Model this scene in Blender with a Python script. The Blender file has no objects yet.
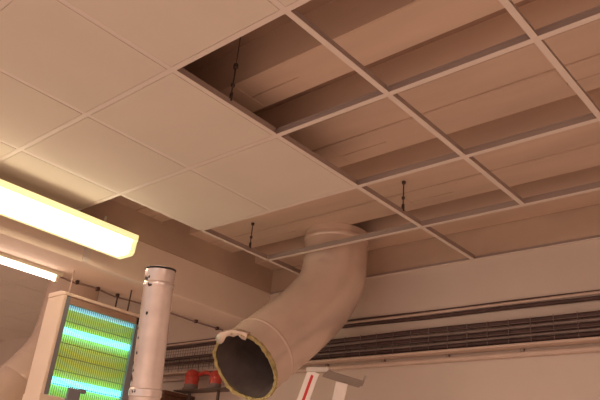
import bpy, bmesh, math, random
from mathutils import Vector, Matrix
random.seed(4)
C = bpy.context.scene.collection
G = 0.6            # ceiling grid module
ZC = 3.013         # underside of the suspended grid
YW = 2.41          # front wall face
PI = math.pi

# ------------------------------------------------------------------ materials
def mat(name, col, rough=0.6, metal=0.0, noise=0.0, scale=8.0, stretch=None, bump=0.0, spots=None, spec=None):
    m = bpy.data.materials.new(name); m.use_nodes = True
    nt = m.node_tree; b = nt.nodes['Principled BSDF']
    b.inputs['Base Color'].default_value = (*col, 1)
    b.inputs['Roughness'].default_value = rough
    b.inputs['Metallic'].default_value = metal
    if spec is not None: b.inputs['Specular IOR Level'].default_value = spec
    if noise or bump or spots:
        tc = nt.nodes.new('ShaderNodeTexCoord'); mp = nt.nodes.new('ShaderNodeMapping')
        nt.links.new(tc.outputs['Object'], mp.inputs['Vector'])
        if stretch: mp.inputs['Scale'].default_value = stretch
        n = nt.nodes.new('ShaderNodeTexNoise'); n.inputs['Scale'].default_value = scale
        n.inputs['Detail'].default_value = 4
        nt.links.new(mp.outputs['Vector'], n.inputs['Vector'])
        last = None
        if noise:
            r = nt.nodes.new('ShaderNodeValToRGB')
            r.color_ramp.elements[0].position = .3; r.color_ramp.elements[1].position = .7
            r.color_ramp.elements[0].color = (*[c*(1-noise) for c in col], 1)
            r.color_ramp.elements[1].color = (*[min(1, c*(1+noise*.5)) for c in col], 1)
            nt.links.new(n.outputs['Fac'], r.inputs['Fac']); last = r.outputs['Color']
        if spots:
            n2 = nt.nodes.new('ShaderNodeTexNoise'); n2.inputs['Scale'].default_value = spots[1]; n2.inputs['Detail'].default_value = 2
            nt.links.new(tc.outputs['Object'], n2.inputs['Vector'])
            r2 = nt.nodes.new('ShaderNodeValToRGB')
            r2.color_ramp.elements[0].position = spots[2]; r2.color_ramp.elements[1].position = spots[2]+.03
            nt.links.new(n2.outputs['Fac'], r2.inputs['Fac'])
            mx = nt.nodes.new('ShaderNodeMix'); mx.data_type = 'RGBA'
            nt.links.new(r2.outputs['Color'], mx.inputs[0])
            if last: nt.links.new(last, mx.inputs[6])
            else: mx.inputs[6].default_value = (*col, 1)
            mx.inputs[7].default_value = (*spots[0], 1)
            last = mx.outputs[2]
        if last: nt.links.new(last, b.inputs['Base Color'])
        if bump:
            bp = nt.nodes.new('ShaderNodeBump'); bp.inputs['Strength'].default_value = bump; bp.inputs['Distance'].default_value = .004
            nt.links.new(n.outputs['Fac'], bp.inputs['Height']); nt.links.new(bp.outputs['Normal'], b.inputs['Normal'])
    return m
def glow(name, col, strength):
    m = bpy.data.materials.new(name); m.use_nodes = True
    b = m.node_tree.nodes['Principled BSDF']
    b.inputs['Base Color'].default_value = (.8, .8, .75, 1)
    b.inputs['Emission Color'].default_value = (*col, 1); b.inputs['Emission Strength'].default_value = strength
    return m

M_tile = mat('mineral_tile', (.75, .68, .60), .85, noise=.035, scale=3, bump=.05)
M_wall = mat('wall_paint', (.69, .59, .52), .8, noise=.05, scale=2.2, bump=.08)
M_beam = mat('beam_plaster', (.90, .77, .66), .8, noise=.06, scale=2.5)
M_tee = mat('tee_paint', (.80, .72, .66), .5, noise=.03, scale=9)
M_deck = mat('deck_metal', (.74, .58, .47), .55, .05, noise=.14, scale=1.6, stretch=(.5, 3, 3))
M_floor = mat('floor_screed', (.62, .53, .46), .8, noise=.15, scale=3)
M_duct = mat('duct_metal', (.84, .69, .60), .27, .35, noise=.10, scale=5, bump=.03)
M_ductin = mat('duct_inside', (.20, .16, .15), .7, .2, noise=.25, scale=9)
M_insul = mat('insulation', (.50, .41, .19), .95, noise=.3, scale=40, bump=.6)
M_galv = mat('galvanised', (.82, .74, .70), .27, .6, noise=.12, scale=14, spots=((.10, .07, .06), 21, .70))
M_hole = mat('pipe_dark', (.03, .025, .025), .8)
M_cable = mat('cable_black', (.085, .048, .045), .6, noise=.2, scale=12)
M_cable2 = mat('cable_grey', (.30, .23, .21), .6, noise=.15, scale=12)
M_conduit = mat('conduit_cream', (.66, .52, .44), .55, noise=.08, scale=8)
M_wire = mat('tray_wire', (.20, .15, .14), .5, .3)
M_raw = mat('raw_plaster', (.60, .46, .36), .9, noise=.12, scale=3, bump=.1)
M_recess_shade = mat('recess_shade', (.44, .30, .23), .9, noise=.15, scale=4)  # darker deck tone that paints shade into the recesses
M_web = mat('tee_galvanised', (.42, .34, .31), .5, .2)
M_rust = mat('rod_steel', (.10, .07, .06), .6, .4)
M_hous = mat('fixture_paint', (.78, .74, .58), .5)
M_cap = glow('endcap_plastic', (1.0, .82, .34), .75)
M_lamp = glow('lamp_diffuser', (1.0, .84, .55), 7.0)
M_tube = glow('tube_glow', (1.0, .80, .66), 7.0)
M_cyan = glow('uv_tube', (.10, .84, 1.0), 2.6)
M_cyan2 = glow('uv_tube_dim', (.10, .42, .60), .75)
M_zap = mat('cabinet_cream', (.80, .64, .52), .5, noise=.04, scale=6)
M_zapback = mat('reflector_yellow', (.95, .78, .16), .5)
M_zapgrey = mat('zap_grey', (.25, .25, .29), .5, .3)
M_grid = mat('zap_grid', (.34, .33, .12), .4, .4)
M_rail = mat('rail_brown', (.36, .23, .17), .6)
M_alu = mat('ladder_aluminium', (.80, .76, .72), .38, .5, noise=.06, scale=12)
M_alud = mat('ladder_grey', (.36, .31, .28), .5, .3)
M_cap2 = mat('ladder_cap', (.62, .58, .53), .5)
M_red = mat('red_stripe', (.62, .03, .03), .5)
M_redlens = mat('red_lens', (.62, .08, .06), .3, noise=.2, scale=14)
M_dark = mat('dark_bracket', (.12, .09, .08), .5, .3)
M_beac = mat('beacon_base', (.22, .17, .16), .5)
M_brown = mat('brown_wood', (.14, .06, .035), .5, noise=.3, scale=6, stretch=(8, 8, 1))

# ------------------------------------------------------------------ mesh helpers
def box(bm, x0, x1, y0, y1, z0, z1, M=None):
    vs = [bm.verts.new((x, y, z)) for z in (z0, z1) for y in (y0, y1) for x in (x0, x1)]
    for f in ((0,2,3,1),(4,5,7,6),(0,1,5,4),(2,6,7,3),(0,4,6,2),(1,3,7,5)):
        bm.faces.new([vs[i] for i in f])
    if M is not None:
        for v in vs: v.co = M @ v.co
    return vs
def frames(pts):
    pts = [Vector(p) for p in pts]; out = []; n = len(pts)
    t0 = (pts[1]-pts[0]).normalized()
    u = t0.orthogonal().normalized()
    for i, p in enumerate(pts):
        t = (pts[min(i+1, n-1)]-pts[max(i-1, 0)]).normalized()
        u = (u - t*u.dot(t)).normalized()
        out.append((p, t, u, t.cross(u)))
    return out
def tube(bm, pts, r, n=12, caps=True):
    fr = frames(pts); rings = []
    for i, (p, t, u, w) in enumerate(fr):
        rr = r[i] if isinstance(r, (list, tuple)) else r
        rings.append([bm.verts.new(p+(u*math.cos(2*PI*k/n)+w*math.sin(2*PI*k/n))*rr) for k in range(n)])
    for a, b in zip(rings, rings[1:]):
        for k in range(n): bm.faces.new((a[k], a[(k+1)%n], b[(k+1)%n], b[k]))
    if caps:
        bm.faces.new(list(reversed(rings[0]))); bm.faces.new(rings[-1])
    return rings
def lathe(bm, prof, origin, axis=(0,0,1), n=20):
    ax = Vector(axis).normalized(); u = ax.orthogonal().normalized(); w = ax.cross(u); o = Vector(origin); rings = []
    for r, h in prof:
        rings.append([bm.verts.new(o+ax*h+(u*math.cos(2*PI*k/n)+w*math.sin(2*PI*k/n))*max(r, 1e-4)) for k in range(n)])
    for a, b in zip(rings, rings[1:]):
        for k in range(n): bm.faces.new((a[k], a[(k+1)%n], b[(k+1)%n], b[k]))
    bm.faces.new(list(reversed(rings[0]))); bm.faces.new(rings[-1])
def extrude_profile(bm, prof, x0, x1, axis='x'):
    """closed profile of (p,q) pairs swept along x (p=y,q=z) or y (p=x,q=z)"""
    f = (lambda s, p, q: (s, p, q)) if axis == 'x' else (lambda s, p, q: (p, s, q))
    A = [bm.verts.new(f(x0, p, q)) for p, q in prof]; B = [bm.verts.new(f(x1, p, q)) for p, q in prof]
    n = len(prof)
    for k in range(n): bm.faces.new((A[k], A[(k+1)%n], B[(k+1)%n], B[k]))
    bm.faces.new(A); bm.faces.new(list(reversed(B)))
def obj(name, bm, m, parent=None, smooth=False, bevel=0):
    bmesh.ops.recalc_face_normals(bm, faces=bm.faces)
    me = bpy.data.meshes.new(name); bm.to_mesh(me); bm.free()
    for x in (m if isinstance(m, (list, tuple)) else [m]): me.materials.append(x)
    if smooth:
        for p in me.polygons: p.use_smooth = True
        me.set_sharp_from_angle(angle=math.radians(40))
    o = bpy.data.objects.new(name, me); C.objects.link(o)
    if parent is not None:
        o.parent = parent
        par = parent; loc = Vector((0,0,0))
        while par is not None: loc += par.location; par = par.parent
        me.transform(Matrix.Translation(-loc))          # children are modelled in world space
    if bevel:
        b = o.modifiers.new('bevel', 'BEVEL'); b.width = bevel; b.segments = 2; b.limit_method = 'ANGLE'
    return o
def tag(o, label, cat, group=None):
    o['label'] = label; o['category'] = cat
    if group: o['group'] = group
    return o
def thing(name, label, cat, loc=(0,0,0), group=None):
    o = bpy.data.objects.new(name, None); C.objects.link(o); o.location = loc; o.empty_display_size = .1
    return tag(o, label, cat, group)
def struct(name, bm, m, **k):
    o = obj(name, bm, m, **k); o['kind'] = 'structure'; return o
def B(*a):
    bm = bmesh.new(); box(bm, *a); return bm

# ------------------------------------------------------------------ the room
struct('floor', B(-8.2, 3.8, -6, 2.6, -.1, 0), M_floor)
struct('wall_front', B(-8.2, 3.8, YW, 2.61, 0, ZC+.004), M_wall)
struct('wall_front_upper', B(-8.2, 3.8, YW, 2.61, ZC+.004, 3.62), M_raw)
struct('wall_left', B(-8.2, -8.0, -6, YW, 0, 3.62), M_wall)
struct('wall_right', B(3.6, 3.8, -6, YW, 0, 3.62), M_wall)
struct('beam', B(-2.76, -2.36, -6, YW, 2.76, ZC+.02), M_beam, bevel=.006)
struct('beam_upper', B(-2.76, -2.36, -6, YW, ZC+.02, 3.45), M_raw)

# ribbed deck above the suspended ceiling (ribs run across the room, along x)
bm = bmesh.new()
ZB, H, P, W0 = 3.22, .19, .668, .22
low = []
y = 1.07-P*11
while y < YW+.2:                                        # wide pans with a pressed groove, narrow deep recesses between
    low += [(y-.215, ZB+H), (y-.200, ZB), (y-.006, ZB), (y-.004, ZB+.014), (y+.004, ZB+.014)] if abs(y-.402) > .01 else [(y-.010, ZB+H)]  # near half of one pan left out to widen the shade-coloured recess
    low += [(y+.006, ZB), (y+.120, ZB), (y+.1215, ZB+.008),
            (y+.1265, ZB+.008), (y+.128, ZB), (y+W0, ZB), (y+W0+.015, ZB+H)]
    y += P
low = [q for q in low if -6 < q[0] < YW]
prof = low + [(YW, low[-1][1]), (YW, 3.45), (low[0][0], 3.45)]
extrude_profile(bm, prof, -2.36, 3.6)
for k, x in enumerate((-1.62, -.42, .78, 1.98)):        # sheet end laps
    for yy in [1.07+P*j for j in range(-5, 2)]:
        box(bm, x-.01, x+.9, yy+.012, yy+W0-.012, ZB-.0018, ZB+.001)
o = struct('ceiling_deck', bm, [M_deck, M_recess_shade])
for f in o.data.polygons:                               # painted pans, recesses between them coloured darker to stand for shade
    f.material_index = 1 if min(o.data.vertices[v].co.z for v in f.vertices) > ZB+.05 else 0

# closed ceiling outside the frame and beyond the beam
bm = bmesh.new()
for i in range(-13, -4):
    for j in range(-10, 4):
        x0, x1 = max(-8, i*G+.006), min(-2.76, (i+1)*G-.006)
        if x1 > x0: box(bm, x0, x1, j*G+.006, min(YW-.004, (j+1)*G-.006), ZC, ZC+.02)
box(bm, -8, -2.76, -6, YW, ZC+.004, ZC+.03)
struct('ceiling', bm, M_tile)
bm = bmesh.new()
box(bm, -2.36, 3.6, -6, -3*G-.012, ZC+.004, ZC+.02)
box(bm, 2*G+.012, 3.6, -3*G+.012, -.012, ZC+.004, ZC+.02)
struct('ceiling_back', bm, M_tile)

# ------------------------------------------------------------------ suspended grid
grid = thing('ceiling_grid', 'pale metal suspended ceiling grid, its right half open to the dark deck above', 'ceiling grid', (0, 0, ZC))
FW, HW = .012, .038
def tee_obj(name, bm):
    o = obj(name, bm, [M_tee, M_web], grid)
    for f in o.data.polygons:                      # painted cap below, bare galvanised web above
        f.material_index = 0 if max(o.data.vertices[v].co.z for v in f.vertices) < .0035 else 1
def tee_x(y, x0, x1, name='main_tee'):
    bm = bmesh.new()
    extrude_profile(bm, [(y-FW, ZC), (y+FW, ZC), (y+FW, ZC+.002), (y+.0015, ZC+.002), (y+.0015, ZC+HW-.007), (y+.004, ZC+HW-.007),
                         (y+.004, ZC+HW), (y-.004, ZC+HW), (y-.004, ZC+HW-.007), (y-.0015, ZC+HW-.007), (y-.0015, ZC+.002), (y-FW, ZC+.002)], x0, x1, 'x')
    tee_obj(name, bm)
def tee_y(x, y0, y1, name='cross_tee'):
    bm = bmesh.new()
    z = ZC+.0006
    extrude_profile(bm, [(x-FW, z), (x+FW, z), (x+FW, z+.002), (x+.0015, z+.002), (x+.0015, z+HW-.009), (x+.003, z+HW-.009),
                         (x+.003, z+HW-.003), (x-.003, z+HW-.003), (x-.003, z+HW-.009), (x-.0015, z+HW-.009), (x-.0015, z+.002), (x-FW, z+.002)], y0, y1, 'y')
    tee_obj(name, bm)
XB = -2.36
for j in range(-3, 4):
    tee_x(j*G, XB if j < 2 else -3*G, 3.58)
for i, j0, j1 in ((-3,-3,4), (-2,-3,2), (-1,-3,4), (0,-3,3), (1,-3,3), (2,-3,4), (3,0,4), (4,0,4)):
    for j in range(j0, j1):
        tee_y(i*G, j*G+FW, (j+1)*G-FW if j < 3 else YW-.004)
bm = bmesh.new()                                         # wall angle
extrude_profile(bm, [(YW-.026, ZC), (YW-.001, ZC), (YW-.001, ZC+.026), (YW-.004, ZC+.026), (YW-.004, ZC+.003), (YW-.026, ZC+.003)], XB, 3.58, 'x')
tee_obj('wall_angle', bm)

# ------------------------------------------------------------------ ceiling tiles
def tile(i, j, label, x0=None):
    bm = bmesh.new()
    a = i*G+.004 if x0 is None else x0
    box(bm, a, (i+1)*G-.004, j*G+.004, (j+1)*G-.004, ZC+.0035, ZC+.0185)
    # tegular face that drops between the tees
    box(bm, a+.0105 if x0 is None else a, (i+1)*G-.0145, j*G+.0145, (j+1)*G-.0145, ZC-.0005, ZC+.004)
    o = obj('ceiling_tile', bm, M_tile)
    tag(o, label, 'ceiling tile', 'closed ceiling tiles')
tile(-2, 1, 'beige ceiling tile reaching furthest towards the wide duct, beside two open bays')
tile(-3, 1, 'beige ceiling tile whose outer edge borders the open strip along the beam, nearest the duct')
tile(-2, 0, 'beige ceiling tile alongside the darkest open bay with the hooked hanger')
tile(-3, 0, 'beige ceiling tile beside the end of the big glowing light fixture')
tile(-1, -1, 'pinkish beige ceiling tile at top edge, its long side facing the darkest open bay')
tile(-2, -1, 'beige ceiling tile touching the darkest open bay only at one corner')
tile(-3, -1, 'beige ceiling tile above the big glowing fixture at left edge of the photo')
tile(0, -1, 'thin visible corner of beige ceiling tile at top edge where two tees cross')
tile(-2, -2, 'beige ceiling tile in the top left corner of the photo')
tile(-4, 0, 'narrow cut ceiling tile between grid and beam, directly above the big fixture', XB+.004)
tile(-4, -1, 'narrow cut ceiling tile above the big fixture where it leaves the photo', XB+.004)
for i, j in ((-1,-2), (-3,-2), (-1,-3), (-2,-3), (-3,-3), (0,-2), (0,-3), (1,-1), (1,-2), (1,-3)):
    bm = bmesh.new(); box(bm, i*G+.004, (i+1)*G-.004, j*G+.004, (j+1)*G-.004, ZC+.0035, ZC+.0185)
    struct('ceiling_panel', bm, M_tile)
for j in (-2, -3):
    struct('ceiling_panel', B(XB+.004, -3*G-.004, j*G+.004, (j+1)*G-.004, ZC+.0035, ZC+.0185), M_tile)

# hangers
def hanger(x, y, label):
    t = thing('hanger_rod', label, 'hanger', (x, y, ZC+HW), 'grid hangers')
    bm = bmesh.new(); tube(bm, [(x, y, ZC+HW-.004), (x, y, ZB+.01)], .0035, 8); obj('rod', bm, M_rust, t, True)
    bm = bmesh.new(); tube(bm, [(x, y, ZB), (x, y, ZB+H)], .0022, 6); obj('wire', bm, M_rust, t, True)
    bm = bmesh.new(); box(bm, x-.008, x+.008, y-.004, y+.004, ZC+HW-.012, ZC+HW+.03); obj('clip', bm, M_rust, t, bevel=.002)
    bm = bmesh.new(); lathe(bm, [(.004,-.016), (.011,-.010), (.011,.010), (.004,.016)], (x, y, ZB-.004), n=10); obj('hook_nut', bm, M_rust, t, True)
    bm = bmesh.new(); lathe(bm, [(.004,-.010), (.009,-.006), (.009,.006), (.004,.010)], (x, y, ZC+.105), n=10); obj('adjuster', bm, M_rust, t, True)
hanger(-.6, .31, 'dark rod hanger with hook in the darkest open bay')
hanger(-.6, 1.61, 'dark rod hanger above the open grid, between the duct and the middle bays')
hanger(-1.8, 1.62, 'dark rod hanger beside the corner tile, left of the wide duct')

# ------------------------------------------------------------------ wide duct with open end
def bez(p0, p1, p2, p3, n):
    out = []
    for k in range(n+1):
        t = k/n
        out.append(p0*(1-t)**3+p1*3*t*(1-t)**2+p2*3*t*t*(1-t)+p3*t**3)
    return out
E0 = Vector((-1.425, 2.05, 2.98)); E1 = Vector((-1.525, 1.45, 2.218)); TD = Vector((.05, -.75, -.66)).normalized()
path = [Vector((-1.425, 2.05, 3.218)), Vector((-1.425, 2.05, 3.16)), Vector((-1.425, 2.05, 3.03))] + bez(E0, E0+Vector((0,0,-.26)), E1-TD*.42, E1, 28)
R = .212
duct = thing('air_duct', 'wide grey metal duct bending down from the open ceiling, its cut end gaping', 'duct', (-1.425, 2.05, 3.218))
bm = bmesh.new(); tube(bm, path, R, 48, caps=False); obj('duct_shell', bm, M_duct, duct, True)
bm = bmesh.new(); tube(bm, path, R-.014, 48, caps=False); obj('duct_lining', bm, M_ductin, duct, True)
fr = frames(path)
p, t, u, w = fr[-1]
bm = bmesh.new()                                        # ragged insulation collar round the cut end
n = 72; rings = [[], [], [], []]
for k in range(n):
    a = 2*PI*k/n; d = u*math.cos(a)+w*math.sin(a)
    j = random.uniform(-.006, .008)+.006*math.sin(5*a); j2 = random.uniform(-.003, .004)
    rings[0].append(bm.verts.new(p-t*(.012+abs(j))+d*(R+.001)))
    rings[1].append(bm.verts.new(p-t*.002+d*(R+.007+j2)))
    rings[2].append(bm.verts.new(p+t*(.014+j)+d*(R+.002+j2)))
    rings[3].append(bm.verts.new(p+t*(.006+j*.7)+d*(R-.0135)))
for a in range(4):
    for k in range(n): bm.faces.new((rings[a][k], rings[a][(k+1)%n], rings[(a+1)%4][(k+1)%n], rings[(a+1)%4][k]))
obj('insulation_rim', bm, M_insul, duct, True)
def band(i, wd=.012, h=.004, name='joint_band'):
    p, t, u, w = fr[i]
    bm = bmesh.new()
    A = [[bm.verts.new(p+t*s+(u*math.cos(2*PI*k/48)+w*math.sin(2*PI*k/48))*(R+r)) for k in range(48)] for s, r in ((-wd,-.001), (-wd*.5,h), (wd*.5,h), (wd,-.001))]
    for a, b in zip(A, A[1:]):
        for k in range(48): bm.faces.new((a[k], a[(k+1)%48], b[(k+1)%48], b[k]))
    obj(name, bm, M_duct, duct, True)
band(1, .02, .006); band(27, .012, .003)
# torn flap of foil at the top of the rim
up = Vector((0,0,1)); up = (up-t*up.dot(t)).normalized(); sd = t.cross(up)
def rimpt(ang, rr, s): return p+(up*math.cos(ang)+sd*math.sin(ang))*rr+t*s
SGN = 1 if (rimpt(.5, R, 0)-p).x < 0 else -1
bm = bmesh.new(); rows = []
for k in range(9):
    a = SGN*(-.55+1.15*k/8); e = random.choice((0, .006, .03, .014))
    rows.append([bm.verts.new(rimpt(a, R+.013, -.02)), bm.verts.new(rimpt(a, R+.017+e*.3, .010)), bm.verts.new(rimpt(a, R-.004-e*.8, .016+e*.6))])
for a, b in zip(rows, rows[1:]):
    for q in range(2): bm.faces.new((a[q], b[q], b[q+1], a[q+1]))
o = obj('torn_flap', bm, M_duct, duct, True); o['label'] = 'torn silvery foil flap'
so = o.modifiers.new('s', 'SOLIDIFY'); so.thickness = .003
bm = bmesh.new()
b0 = rimpt(PI*.93*SGN, R+.004, .01)
tube(bm, [b0+Vector((0,0,.01)), b0+Vector((.002,-.01,-.014)), b0+Vector((.0,-.012,-.034))], [.022, .016, .005], 8)
obj('insulation_tuft', bm, M_insul, duct, True)

# ------------------------------------------------------------------ second duct, beyond the beam
duct2 = thing('air_duct', 'pale curved duct behind the glowing insect killer cabinet, beyond the beam', 'duct', (-3.575, 1.42, ZC))
q0, q1 = Vector((-3.575, 1.42, 2.70)), Vector((-3.46, 1.10, 2.08))
pth = [Vector((-3.575, 1.42, ZC-.002))] + bez(q0, q0+Vector((-.01,0,-.24)), q1+Vector((.03,.17,.22)), q1, 20) + [Vector((-3.28, .68, 1.68))]
bm = bmesh.new(); tube(bm, pth, .20, 36); obj('duct_shell', bm, M_duct, duct2, True)
fr2 = frames(pth)
for i in (6, 16):
    pp, tt, uu, ww = fr2[i]; bm = bmesh.new(); tube(bm, [pp-tt*.012, pp+tt*.012], .204, 36); obj('joint_band', bm, M_duct, duct2, True)

# ------------------------------------------------------------------ galvanised pipe standing on the floor
PT = Vector((-1.007, .404, 2.388)); PB = Vector((-1.11, .64, 0))
pipe = thing('metal_pipe', 'upright galvanised metal pipe with dark specks, in front of the insect killer', 'pipe', PB)
ax = (PT-PB).normalized(); L = (PT-PB).length; RP = .0625
bm = bmesh.new()
lathe(bm, [(RP, 0), (RP, L-.045), (RP+.001, L-.043), (RP+.001, L), (RP-.004, L), (RP-.004, L-.4)], PB, ax, 40)
obj('pipe_body', bm, M_galv, pipe, True)
bm = bmesh.new(); lathe(bm, [(RP+.0005, 0), (RP+.003, .004), (RP+.003, .02), (RP+.0005, .024)], PB+ax*(L-.085), ax, 40); obj('swaged_bead', bm, M_galv, pipe, True)
bm = bmesh.new(); lathe(bm, [(RP+.0005, 0), (RP+.004, .004), (RP+.004, .03), (RP+.0005, .034)], PB+ax*(L-.53), ax, 40); obj('collar', bm, M_galv, pipe, True)
bm = bmesh.new(); lathe(bm, [(RP+.0012, 0), (RP+.003, .001), (RP+.003, .008), (RP+.0012, .009)], PB+ax*(L-.01), ax, 40); o = obj('end_rim', bm, M_hole, pipe, True); o['label'] = 'dark stained pipe end'
u1 = Vector((.45, -.89, 0)); u1 = (u1-ax*u1.dot(ax)).normalized(); u2 = ax.cross(u1)
for ang, h, s in ((-1.15,.455,.016), (-.95,.40,.009), (-.55,.36,.006), (-.9,.26,.006), (-.62,.30,.006), (-.1,.20,.007), (-.75,.43,.006), (-.7,.05,.007), (-.5,.055,.008), (-.3,.047,.006)):
    ang = -ang if (u2.dot(Vector((-.7,-.7,0))) > 0) else ang
    d = u1*math.cos(ang)+u2*math.sin(ang); ctr = PB+ax*(L-h)+d*(RP+.0002); tn = ax.cross(d)
    bm = bmesh.new(); vs = [bm.verts.new(ctr+tn*math.cos(q*PI/5)*s*.7+ax*math.sin(q*PI/5)*s+d*.0012) for q in range(10)]
    vb = [bm.verts.new(v.co-d*.004) for v in vs]
    bm.faces.new(vs)
    for q in range(10): bm.faces.new((vs[q], vb[q], vb[(q+1)%10], vs[(q+1)%10]))
    o = obj('rivet_hole', bm, M_hole, pipe); o['label'] = 'dark hole'

# ------------------------------------------------------------------ big light fixture
FX0, FX1, FZ0, FZ1, FYE, FYS = -2.235, -2.085, 2.825, 2.925, .945, -.85
lt = thing('light_fixture', 'big glowing yellowish fluorescent fixture under the ceiling beside the beam', 'light fixture', (-2.16, 0, ZC))
bm = bmesh.new()
extrude_profile(bm, [(FX0, FZ0-.012), (FX0+.006, FZ0-.012), (FX0+.006, FZ1), (FX1+.004, FZ1), (FX1+.004, FZ1-.012), (FX1+.010, FZ1-.012), (FX1+.010, FZ1+.018), (FX0, FZ1+.018)], FYS, FYE+.006, 'y')
obj('housing', bm, M_hous, lt)
bm = bmesh.new()
extrude_profile(bm, [(FX0+.010, FZ0+.004), (FX0+.018, FZ0-.006), (FX1-.018, FZ0-.006), (FX1-.004, FZ0+.012), (FX1+.001, FZ1-.004), (FX0+.010, FZ1-.004)], FYS+.01, FYE-.03, 'y')
obj('diffuser', bm, M_lamp, lt)
bm = bmesh.new()
box(bm, FX1+.0102, FX1+.0125, FYS, FYE+.004, FZ1-.024, FZ1+.016); box(bm, FX0+.0065, FX0+.030, FYS+.012, FYE-.031, FZ0-.011, FZ0-.0065)
o = obj('edge_trim', bm, M_cap, lt); o['label'] = 'yellow translucent edge strips'
bm = bmesh.new(); extrude_profile(bm, [(FX0+.006, FZ0-.012), (FX1-.014, FZ0-.012), (FX1+.002, FZ0+.010), (FX1+.008, FZ1), (FX0+.006, FZ1)], FYE-.03, FYE+.006, 'y'); obj('end_cap', bm, M_cap, lt, bevel=.004)
bm = bmesh.new(); extrude_profile(bm, [(FX0+.006, FZ0-.012), (FX1-.014, FZ0-.012), (FX1+.002, FZ0+.010), (FX1+.008, FZ1), (FX0+.006, FZ1)], FYS, FYS+.012, 'y'); obj('end_cap', bm, M_cap, lt)
for y in (.75, -.6):
    bm = bmesh.new(); tube(bm, [(-2.16, y, FZ1+.012), (-2.16, y, ZC-.001)], .008, 10); obj('stud', bm, M_hous, lt)
bm = bmesh.new(); box(bm, -2.359, -2.352, .77, .815, 2.765, 2.90); box(bm, -2.359, FX0+.004, .77, .815, 2.893, 2.90); obj('strap', bm, M_tee, lt)

# bare tube under the far edge of the beam
st = thing('tube_light', 'slim glowing fluorescent tube under the beam at the left edge of the photo', 'light fixture', (-2.70, 0, 2.76))
obj('batten', B(-2.725, -2.675, -.75, .84, 2.735, 2.7595), M_hous, st, bevel=.003)
bm = bmesh.new(); tube(bm, [(-2.70, -.70, 2.712), (-2.70, .80, 2.712)], .014, 16); obj('tube', bm, M_tube, st, True)
for y in (-.71, .80): obj('lampholder', B(-2.715, -2.685, y, y+.02, 2.692, 2.737), M_hous, st)

# loose cable with clips under the beam
bm = bmesh.new()
pts = [(-2.73, .84, 2.745), (-2.735, .95, 2.738), (-2.735, 1.1, 2.748), (-2.74, 1.28, 2.735), (-2.735, 1.45, 2.742), (-2.735, 1.7, 2.748), (-2.735, 2.0, 2.742), (-2.735, 2.3, 2.747)]
tube(bm, pts, .006, 8)
cb = thing('sagging_cable', 'thin sagging cable clipped under the beam beyond the slim tube light', 'cable', (-2.735, .84, 2.745))
obj('cable', bm, M_cable2, cb, True)
for y in (.98, 1.14, 1.30, 2.02, 2.24):
    obj('cable_clip', B(-2.75, -2.722, y-.009, y+.009, 2.734, 2.7595), M_cable, cb, bevel=.003)
obj('dropper', B(-2.741, -2.733, 1.30, 1.308, 2.66, 2.74), M_cable, cb)

# ------------------------------------------------------------------ glowing insect killer cabinet
ZX0, ZX1, ZY0, ZY1, ZZ0, ZZ1 = -2.65, -2.46, .765, 1.39, 1.91, 2.597
zp = thing('insect_killer', 'cream framed insect killer glowing green and cyan, hung below the beam', 'insect killer', (-2.55, 1.09, ZZ0))
fw = .045
obj('side_panel', B(ZX0, ZX1, ZY0, ZY0+.022, ZZ0, ZZ1-.03), M_zap, zp, bevel=.004)
obj('side_panel', B(ZX0, ZX1, ZY1-.022, ZY1, ZZ0, ZZ1-.03), M_zap, zp, bevel=.004)
bm = bmesh.new(); extrude_profile(bm, [(ZX0, ZZ1-.03), (ZX1+.004, ZZ1-.03), (ZX1+.004, ZZ1-.012), (ZX1-.05, ZZ1), (ZX0, ZZ1)], ZY0-.004, ZY1+.004, 'y'); obj('top_hood', bm, M_zap, zp, bevel=.004)
bm = bmesh.new(); box(bm, ZX0, ZX1+.006, ZY0-.006, ZY1+.006, ZZ0-.02, ZZ0+.07); obj('bottom_tray', bm, M_zap, zp, bevel=.005)
obj('back_panel', B(ZX1-.115, ZX1-.109, ZY0+.022, ZY1-.022, ZZ0+.07, ZZ1-.03), M_zapback, zp)
for ya, yw in ((ZY0+.0225, .027), (ZY1-.0745, .052)): obj('grid_stile', B(ZX1-.03, ZX1-.006, ya, ya+yw, ZZ0+.071, ZZ1-.031), M_zapgrey, zp)
bm = bmesh.new(); box(bm, ZX1-.03, ZX1-.006, ZY0+.05, ZY1-.05, ZZ1-.075, ZZ1-.032); o = obj('top_rail', bm, M_rail, zp)
bm = bmesh.new(); k = 0
y = ZY0+.056
while y < ZY1-.078:
    box(bm, ZX1-.016, ZX1-.013, y-.0014, y+.0014, ZZ0+.0705, ZZ1-.0755); y += .0145
for z in (2.05, 2.13, 2.21, 2.29, 2.42): box(bm, ZX1-.020, ZX1-.0165, ZY0+.05, ZY1-.076, z-.002, z+.002)
obj('wire_grid', bm, M_grid, zp)
for z, m, r in ((2.525, M_cyan2, .020), (2.375, M_cyan, .020), (2.075, M_cyan, .022)):
    bm = bmesh.new(); tube(bm, [(-2.535, ZY0+.03, z), (-2.535, ZY1-.03, z)], r, 16); o = obj('lamp_tube', bm, m, zp, True)
    if m is M_cyan2: o['label'] = 'dim blue lamp tube'
for y in (ZY0+.08, ZY1-.10):
    bm = bmesh.new(); tube(bm, [(-2.56, y, ZZ1-.004), (-2.56, y, 2.7598)], .005, 8); obj('hanging_rod', bm, M_conduit if y < 1 else M_rust, zp, True)
bm = bmesh.new(); box(bm, ZX1+.0065, ZX1+.028, .92, 1.00, ZZ0-.02, ZZ0+.13); box(bm, ZX1+.0065, ZX1+.04, .99, 1.03, ZZ0+.11, ZZ0+.135)
obj('catch_bracket', bm, M_zapgrey, zp, bevel=.003)

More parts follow.
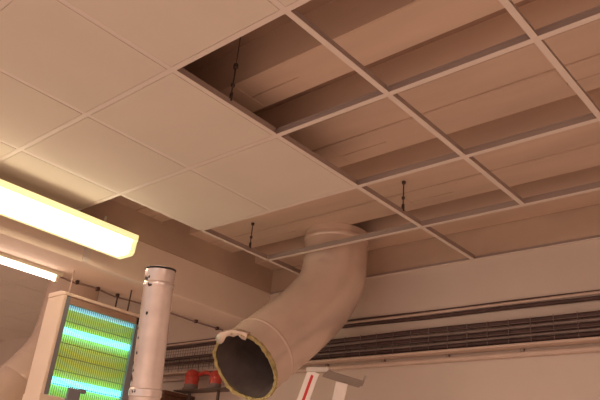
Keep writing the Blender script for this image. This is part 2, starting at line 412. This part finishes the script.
# ------------------------------------------------------------------ wall services
def run(z, r, m, label, x0=-6.0, x1=3.55, y=None, wob=.0, name='wall_cable', cat='cable', n=10):
    yy = YW-r-.001 if y is None else y
    pts = []; k = 0; x = x0
    ph = random.uniform(0, 6)
    while x < x1+.01:
        pts.append((x, yy-abs(math.sin(x*1.7+ph))*wob*.4, z+wob*math.sin(x*2.1+ph)+wob*.5*math.sin(x*5.3+ph*2))); x += .12
    bm = bmesh.new(); tube(bm, pts, r, n)
    tag(obj(name, bm, m, None, True), label, cat, 'cables and conduits along the wall')
run(2.724, .0065, M_cable, 'thin black cable, uppermost of all the runs on the wall', wob=.004)
run(2.709, .0095, M_conduit, 'cream conduit just under the uppermost thin black cable', name='wall_conduit', cat='conduit')
run(2.684, .0125, M_cable, 'thick black cable below the upper cream conduit, above the pale gap', wob=.004)
YT = YW-.045
run(2.584, .0165, M_cable, 'thick black cable along the top of the wire tray, right of the duct', x0=-2.2, y=YT, wob=.003)
run(2.557, .0105, M_cable2, 'grey cable in the wire tray just below the topmost thick black cable', x0=-2.2, y=YT+.01, wob=.002)
run(2.528, .0160, M_cable, 'thick black cable in the middle of the wire tray, between two grey cables', x0=-2.2, y=YT, wob=.003)
run(2.503, .0090, M_cable2, 'lower grey cable in the wire tray', x0=-2.2, y=YT+.01, wob=.002)
run(2.480, .0125, M_cable, 'lowest black cable in the wire tray', x0=-2.2, y=YT, wob=.002)
run(2.578, .0110, M_cable, 'upper of two thin black cables crossing the fine mesh left of the duct', x1=-2.2, y=YT, wob=.003)
run(2.532, .0130, M_cable, 'lower of two thin black cables crossing the fine mesh left of the duct', x1=-2.2, y=YT, wob=.003)
run(2.408, .015, M_conduit, 'cream conduit, lowest of all the runs on the wall', name='wall_conduit', cat='conduit')
tr = thing('cable_tray', 'long wire mesh tray on the wall holding the dark bundle of cables', 'cable tray', (0, YW, 2.47))
bm = bmesh.new()
for z in (2.57, 2.515): tube(bm, [(-6, YW-.071, z), (3.55, YW-.071, z)], .0018, 6)
x = -5.95
while x < 3.5:
    tube(bm, [(x, YW-.006, 2.60), (x, YW-.006, 2.458), (x, YW-.07, 2.458), (x, YW-.07, 2.60)], .0022, 6); x += .13
obj('wire_mesh', bm, M_wire, tr)
bm = bmesh.new()                                        # fine back mesh left of the duct
z = 2.50
while z < 2.705: tube(bm, [(-6, YW-.005, z), (-2.2, YW-.005, z)], .0016, 5); z += .025
x = -4.6
while x < -2.2: tube(bm, [(x, YW-.008, 2.50), (x, YW-.008, 2.70)], .0016, 5); x += .032
obj('back_mesh', bm, M_wire, tr)
obj('ledge', B(-6, 3.55, YW-.085, YW-.001, 2.440, 2.454), M_conduit, tr, bevel=.003)
x = -3.6
while x < 1.2:
    obj('support_clip', B(x-.01, x+.01, YW-.022, YW-.001, 2.422, 2.4399), M_cable2, tr); x += .47

# ------------------------------------------------------------------ ladder
LT = Vector((-.955, 1.395, 2.150))
ld = thing('step_ladder', 'aluminium stepladder with a red striped rail, top showing below the wall tray', 'ladder', (-1.45, 1.40, 0))
def bar(bm, a, b, wdir, w, d):
    a, b = Vector(a), Vector(b); t = (b-a).normalized(); wv = Vector(wdir); wv = (wv-t*wv.dot(t)).normalized(); nv = t.cross(wv)
    q = [(-w/2,-d/2), (w/2,-d/2), (w/2,d/2), (-w/2,d/2)]
    A = [bm.verts.new(a+wv*i+nv*j) for i, j in q]; D = [bm.verts.new(b+wv*i+nv*j) for i, j in q]
    bm.faces.new(A); bm.faces.new(D)
    for k in range(4): bm.faces.new((A[k], A[(k+1)%4], D[(k+1)%4], D[k]))
N0, N1 = Vector((-.965, 1.40, 2.150)), Vector((-1.62, 1.22, 0.0))     # near stile top, foot
F0, F1 = Vector((-.895, 1.545, 2.120)), Vector((-1.50, 1.72, 0.0))    # far stile
def lerp(a, b, t): return a+(b-a)*t
for s, (a, b) in enumerate(((N0, N1), (F0, F1))):
    bm = bmesh.new(); bar(bm, a, b, (1,.9,0), .062, .03); st_ = obj('stile', bm, M_alu, ld, bevel=.003)
    if s == 0:
        bm = bmesh.new(); off = Vector((.69,-.72,.0))*.0
        t = (b-a).normalized(); wv = Vector((1,.9,0)); wv = (wv-t*wv.dot(t)).normalized(); nv = t.cross(wv)
        if nv.dot(Vector((1.34,-1.24,1.5))-a) < 0: nv = -nv
        bar(bm, a+nv*.0155+t*.02, b+nv*.0155-t*.02, wv, .014, .0012)
        o = obj('red_stripe', bm, M_red, st_)
    bm = bmesh.new(); bar(bm, lerp(a, b, .985), b, (1,.9,0), .07, .04); obj('foot', bm, M_dark, st_)
for k in range(2, 9):
    t = k/9.3
    bm = bmesh.new(); a, b = lerp(N0, N1, t), lerp(F0, F1, t); bar(bm, a, b, (1,0,0), .08, .022); obj('step', bm, M_alu, ld)
bm = bmesh.new(); bar(bm, N0+Vector((-.03,-.02,.004)), N0+Vector((.062,.045,.012)), (0,0,1), .024, .05); obj('top_cap', bm, M_cap2, ld, bevel=.004)
bm = bmesh.new(); a, b = N0+Vector((.05,.03,-.006)), F0+Vector((.07,.075,.0)); bar(bm, a, b, (1,-1,.6), .06, .008)
bar(bm, b+Vector((0,0,-.006)), b+Vector((.012,.012,.045)), (1,-1,0), .03, .008); obj('tool_tray', bm, M_alud, ld, bevel=.002)
for a, b in ((lerp(N0, N1, .33), Vector((-.62, 1.30, 0))), (lerp(F0, F1, .33), Vector((-.58, 1.66, 0)))):
    bm = bmesh.new(); bar(bm, a, b, (1,.9,0), .045, .025); obj('rear_leg', bm, M_alu, ld)

# ------------------------------------------------------------------ red beacons on a wall bracket
YR = 2.27
sh = thing('wall_bracket', 'dark metal bracket plate holding two red lamps near the duct mouth', 'bracket', (-2.83, YW, 2.28))
obj('plate', B(-3.12, -2.52, YR-.06, YR+.06, 2.272, 2.282), M_dark, sh, bevel=.002)
for x in (-2.995, -2.66):
    bm = bmesh.new(); box(bm, x-.01, x+.01, YR, YR+.015, 2.05, 2.272); box(bm, x-.01, x+.01, YR+.01, YW-.001, 2.05, 2.07); obj('arm', bm, M_dark, sh)
for x, s, lab in ((-2.985, 1.0, 'larger red lamp on the dark bracket, further from the duct mouth'), (-2.70, .86, 'smaller red lamp on the dark bracket, partly behind the duct mouth')):
    b = thing('red_beacon', lab, 'warning lamp', (x, YR, 2.2822), 'red lamps on the wall bracket')
    bm = bmesh.new(); lathe(bm, [(.066*s, 0), (.066*s, .012), (.056*s, .018), (.056*s, .045*s)], (x, YR, 2.2822), n=24); obj('base', bm, M_beac, b, True)
    bm = bmesh.new(); lathe(bm, [(.054*s, .045*s), (.056*s, .09*s), (.052*s, .13*s), (.038*s, .155*s), (.012*s, .165*s)], (x, YR, 2.2822), n=24); obj('lens', bm, M_redlens, b, True)
    bm = bmesh.new()
    for z in (.07, .10): lathe(bm, [(.0555*s, z*s), (.0585*s, z*s+.004), (.0555*s, z*s+.008)], (x, YR, 2.2822), n=24)
    obj('lens_rib', bm, M_redlens, b, True)
bm = bmesh.new(); tube(bm, [(-2.945, YR+.03, 2.41), (-2.87, YR+.035, 2.425), (-2.80, YR+.035, 2.405), (-2.755, YR+.03, 2.385)], .016, 10)
tag(obj('linking_hose', bm, M_redlens, None, True), 'short dull red hose linking the two red lamps', 'hose')

cab = thing('tall_cabinet', 'dark brown cabinet top at the bottom edge beside the galvanised pipe', 'cabinet', (-3.35, 2.25, 0))
obj('body', B(-3.62, -3.10, 2.12, YW-.002, 0, 2.235), M_brown, cab, bevel=.004)
obj('top', B(-3.64, -3.08, 2.10, YW-.002, 2.235, 2.262), M_brown, cab, bevel=.004)
d = obj('door', B(-3.60, -3.12, 2.104, 2.12, .06, 2.20), M_brown, cab, bevel=.003)
obj('handle', B(-3.16, -3.145, 2.085, 2.104, 1.0, 1.15), M_zapgrey, d)

# ------------------------------------------------------------------ light and camera
w = bpy.data.worlds.new('World'); bpy.context.scene.world = w; w.use_nodes = True
bg = w.node_tree.nodes['Background']; bg.inputs['Color'].default_value = (1.0, .765, .66, 1); bg.inputs['Strength'].default_value = 0.62
def area(name, loc, rot, sx, sy, power, col):
    l = bpy.data.lights.new(name, 'AREA'); l.shape = 'RECTANGLE'; l.size = sx; l.size_y = sy; l.energy = power; l.color = col
    o = bpy.data.objects.new(name, l); C.objects.link(o); o.location = loc; o.rotation_euler = rot
    return o
LC = (1.0, .765, .66)
for nm, x, y, p in (('fill_lamp', 1.2, -2.6, 56), ('fill_lamp', 2.6, -.6, 32), ('fill_lamp', -5.0, -1.5, 50), ('fill_lamp', .2, -4.6, 56)):  # unseen fill lights, added to brighten floor, walls, beam and duct
    area(nm, (x, y, 2.96), (0, 0, 0), .3, 1.5, p, LC)

cam = bpy.data.cameras.new('Camera'); co = bpy.data.objects.new('Camera', cam); C.objects.link(co)
Rr = Vector((.7485563, .65679083, .09104547)); Dn = Vector((-.21138814, .36652475, -.90607652)); Fw = Vector((-.62847317, .65900335, .4132022))
mw = Matrix.Identity(4)
for i in range(3): mw[i][0] = Rr[i]; mw[i][1] = -Dn[i]; mw[i][2] = -Fw[i]
mw.translation = Vector((1.33926887, -1.24149388, 1.5))
co.matrix_world = mw
cam.sensor_width = 36; cam.lens = 684.296*36/600; cam.clip_start = .05
S = bpy.context.scene; S.camera = co
S.view_settings.view_transform = 'Standard'; S.view_settings.look = 'None'; S.view_settings.gamma = 1; S.view_settings.use_curve_mapping = False
S.view_settings.exposure = 0.29
S.cycles.use_denoising = True
S.cycles.max_bounces = 10; S.cycles.diffuse_bounces = 6
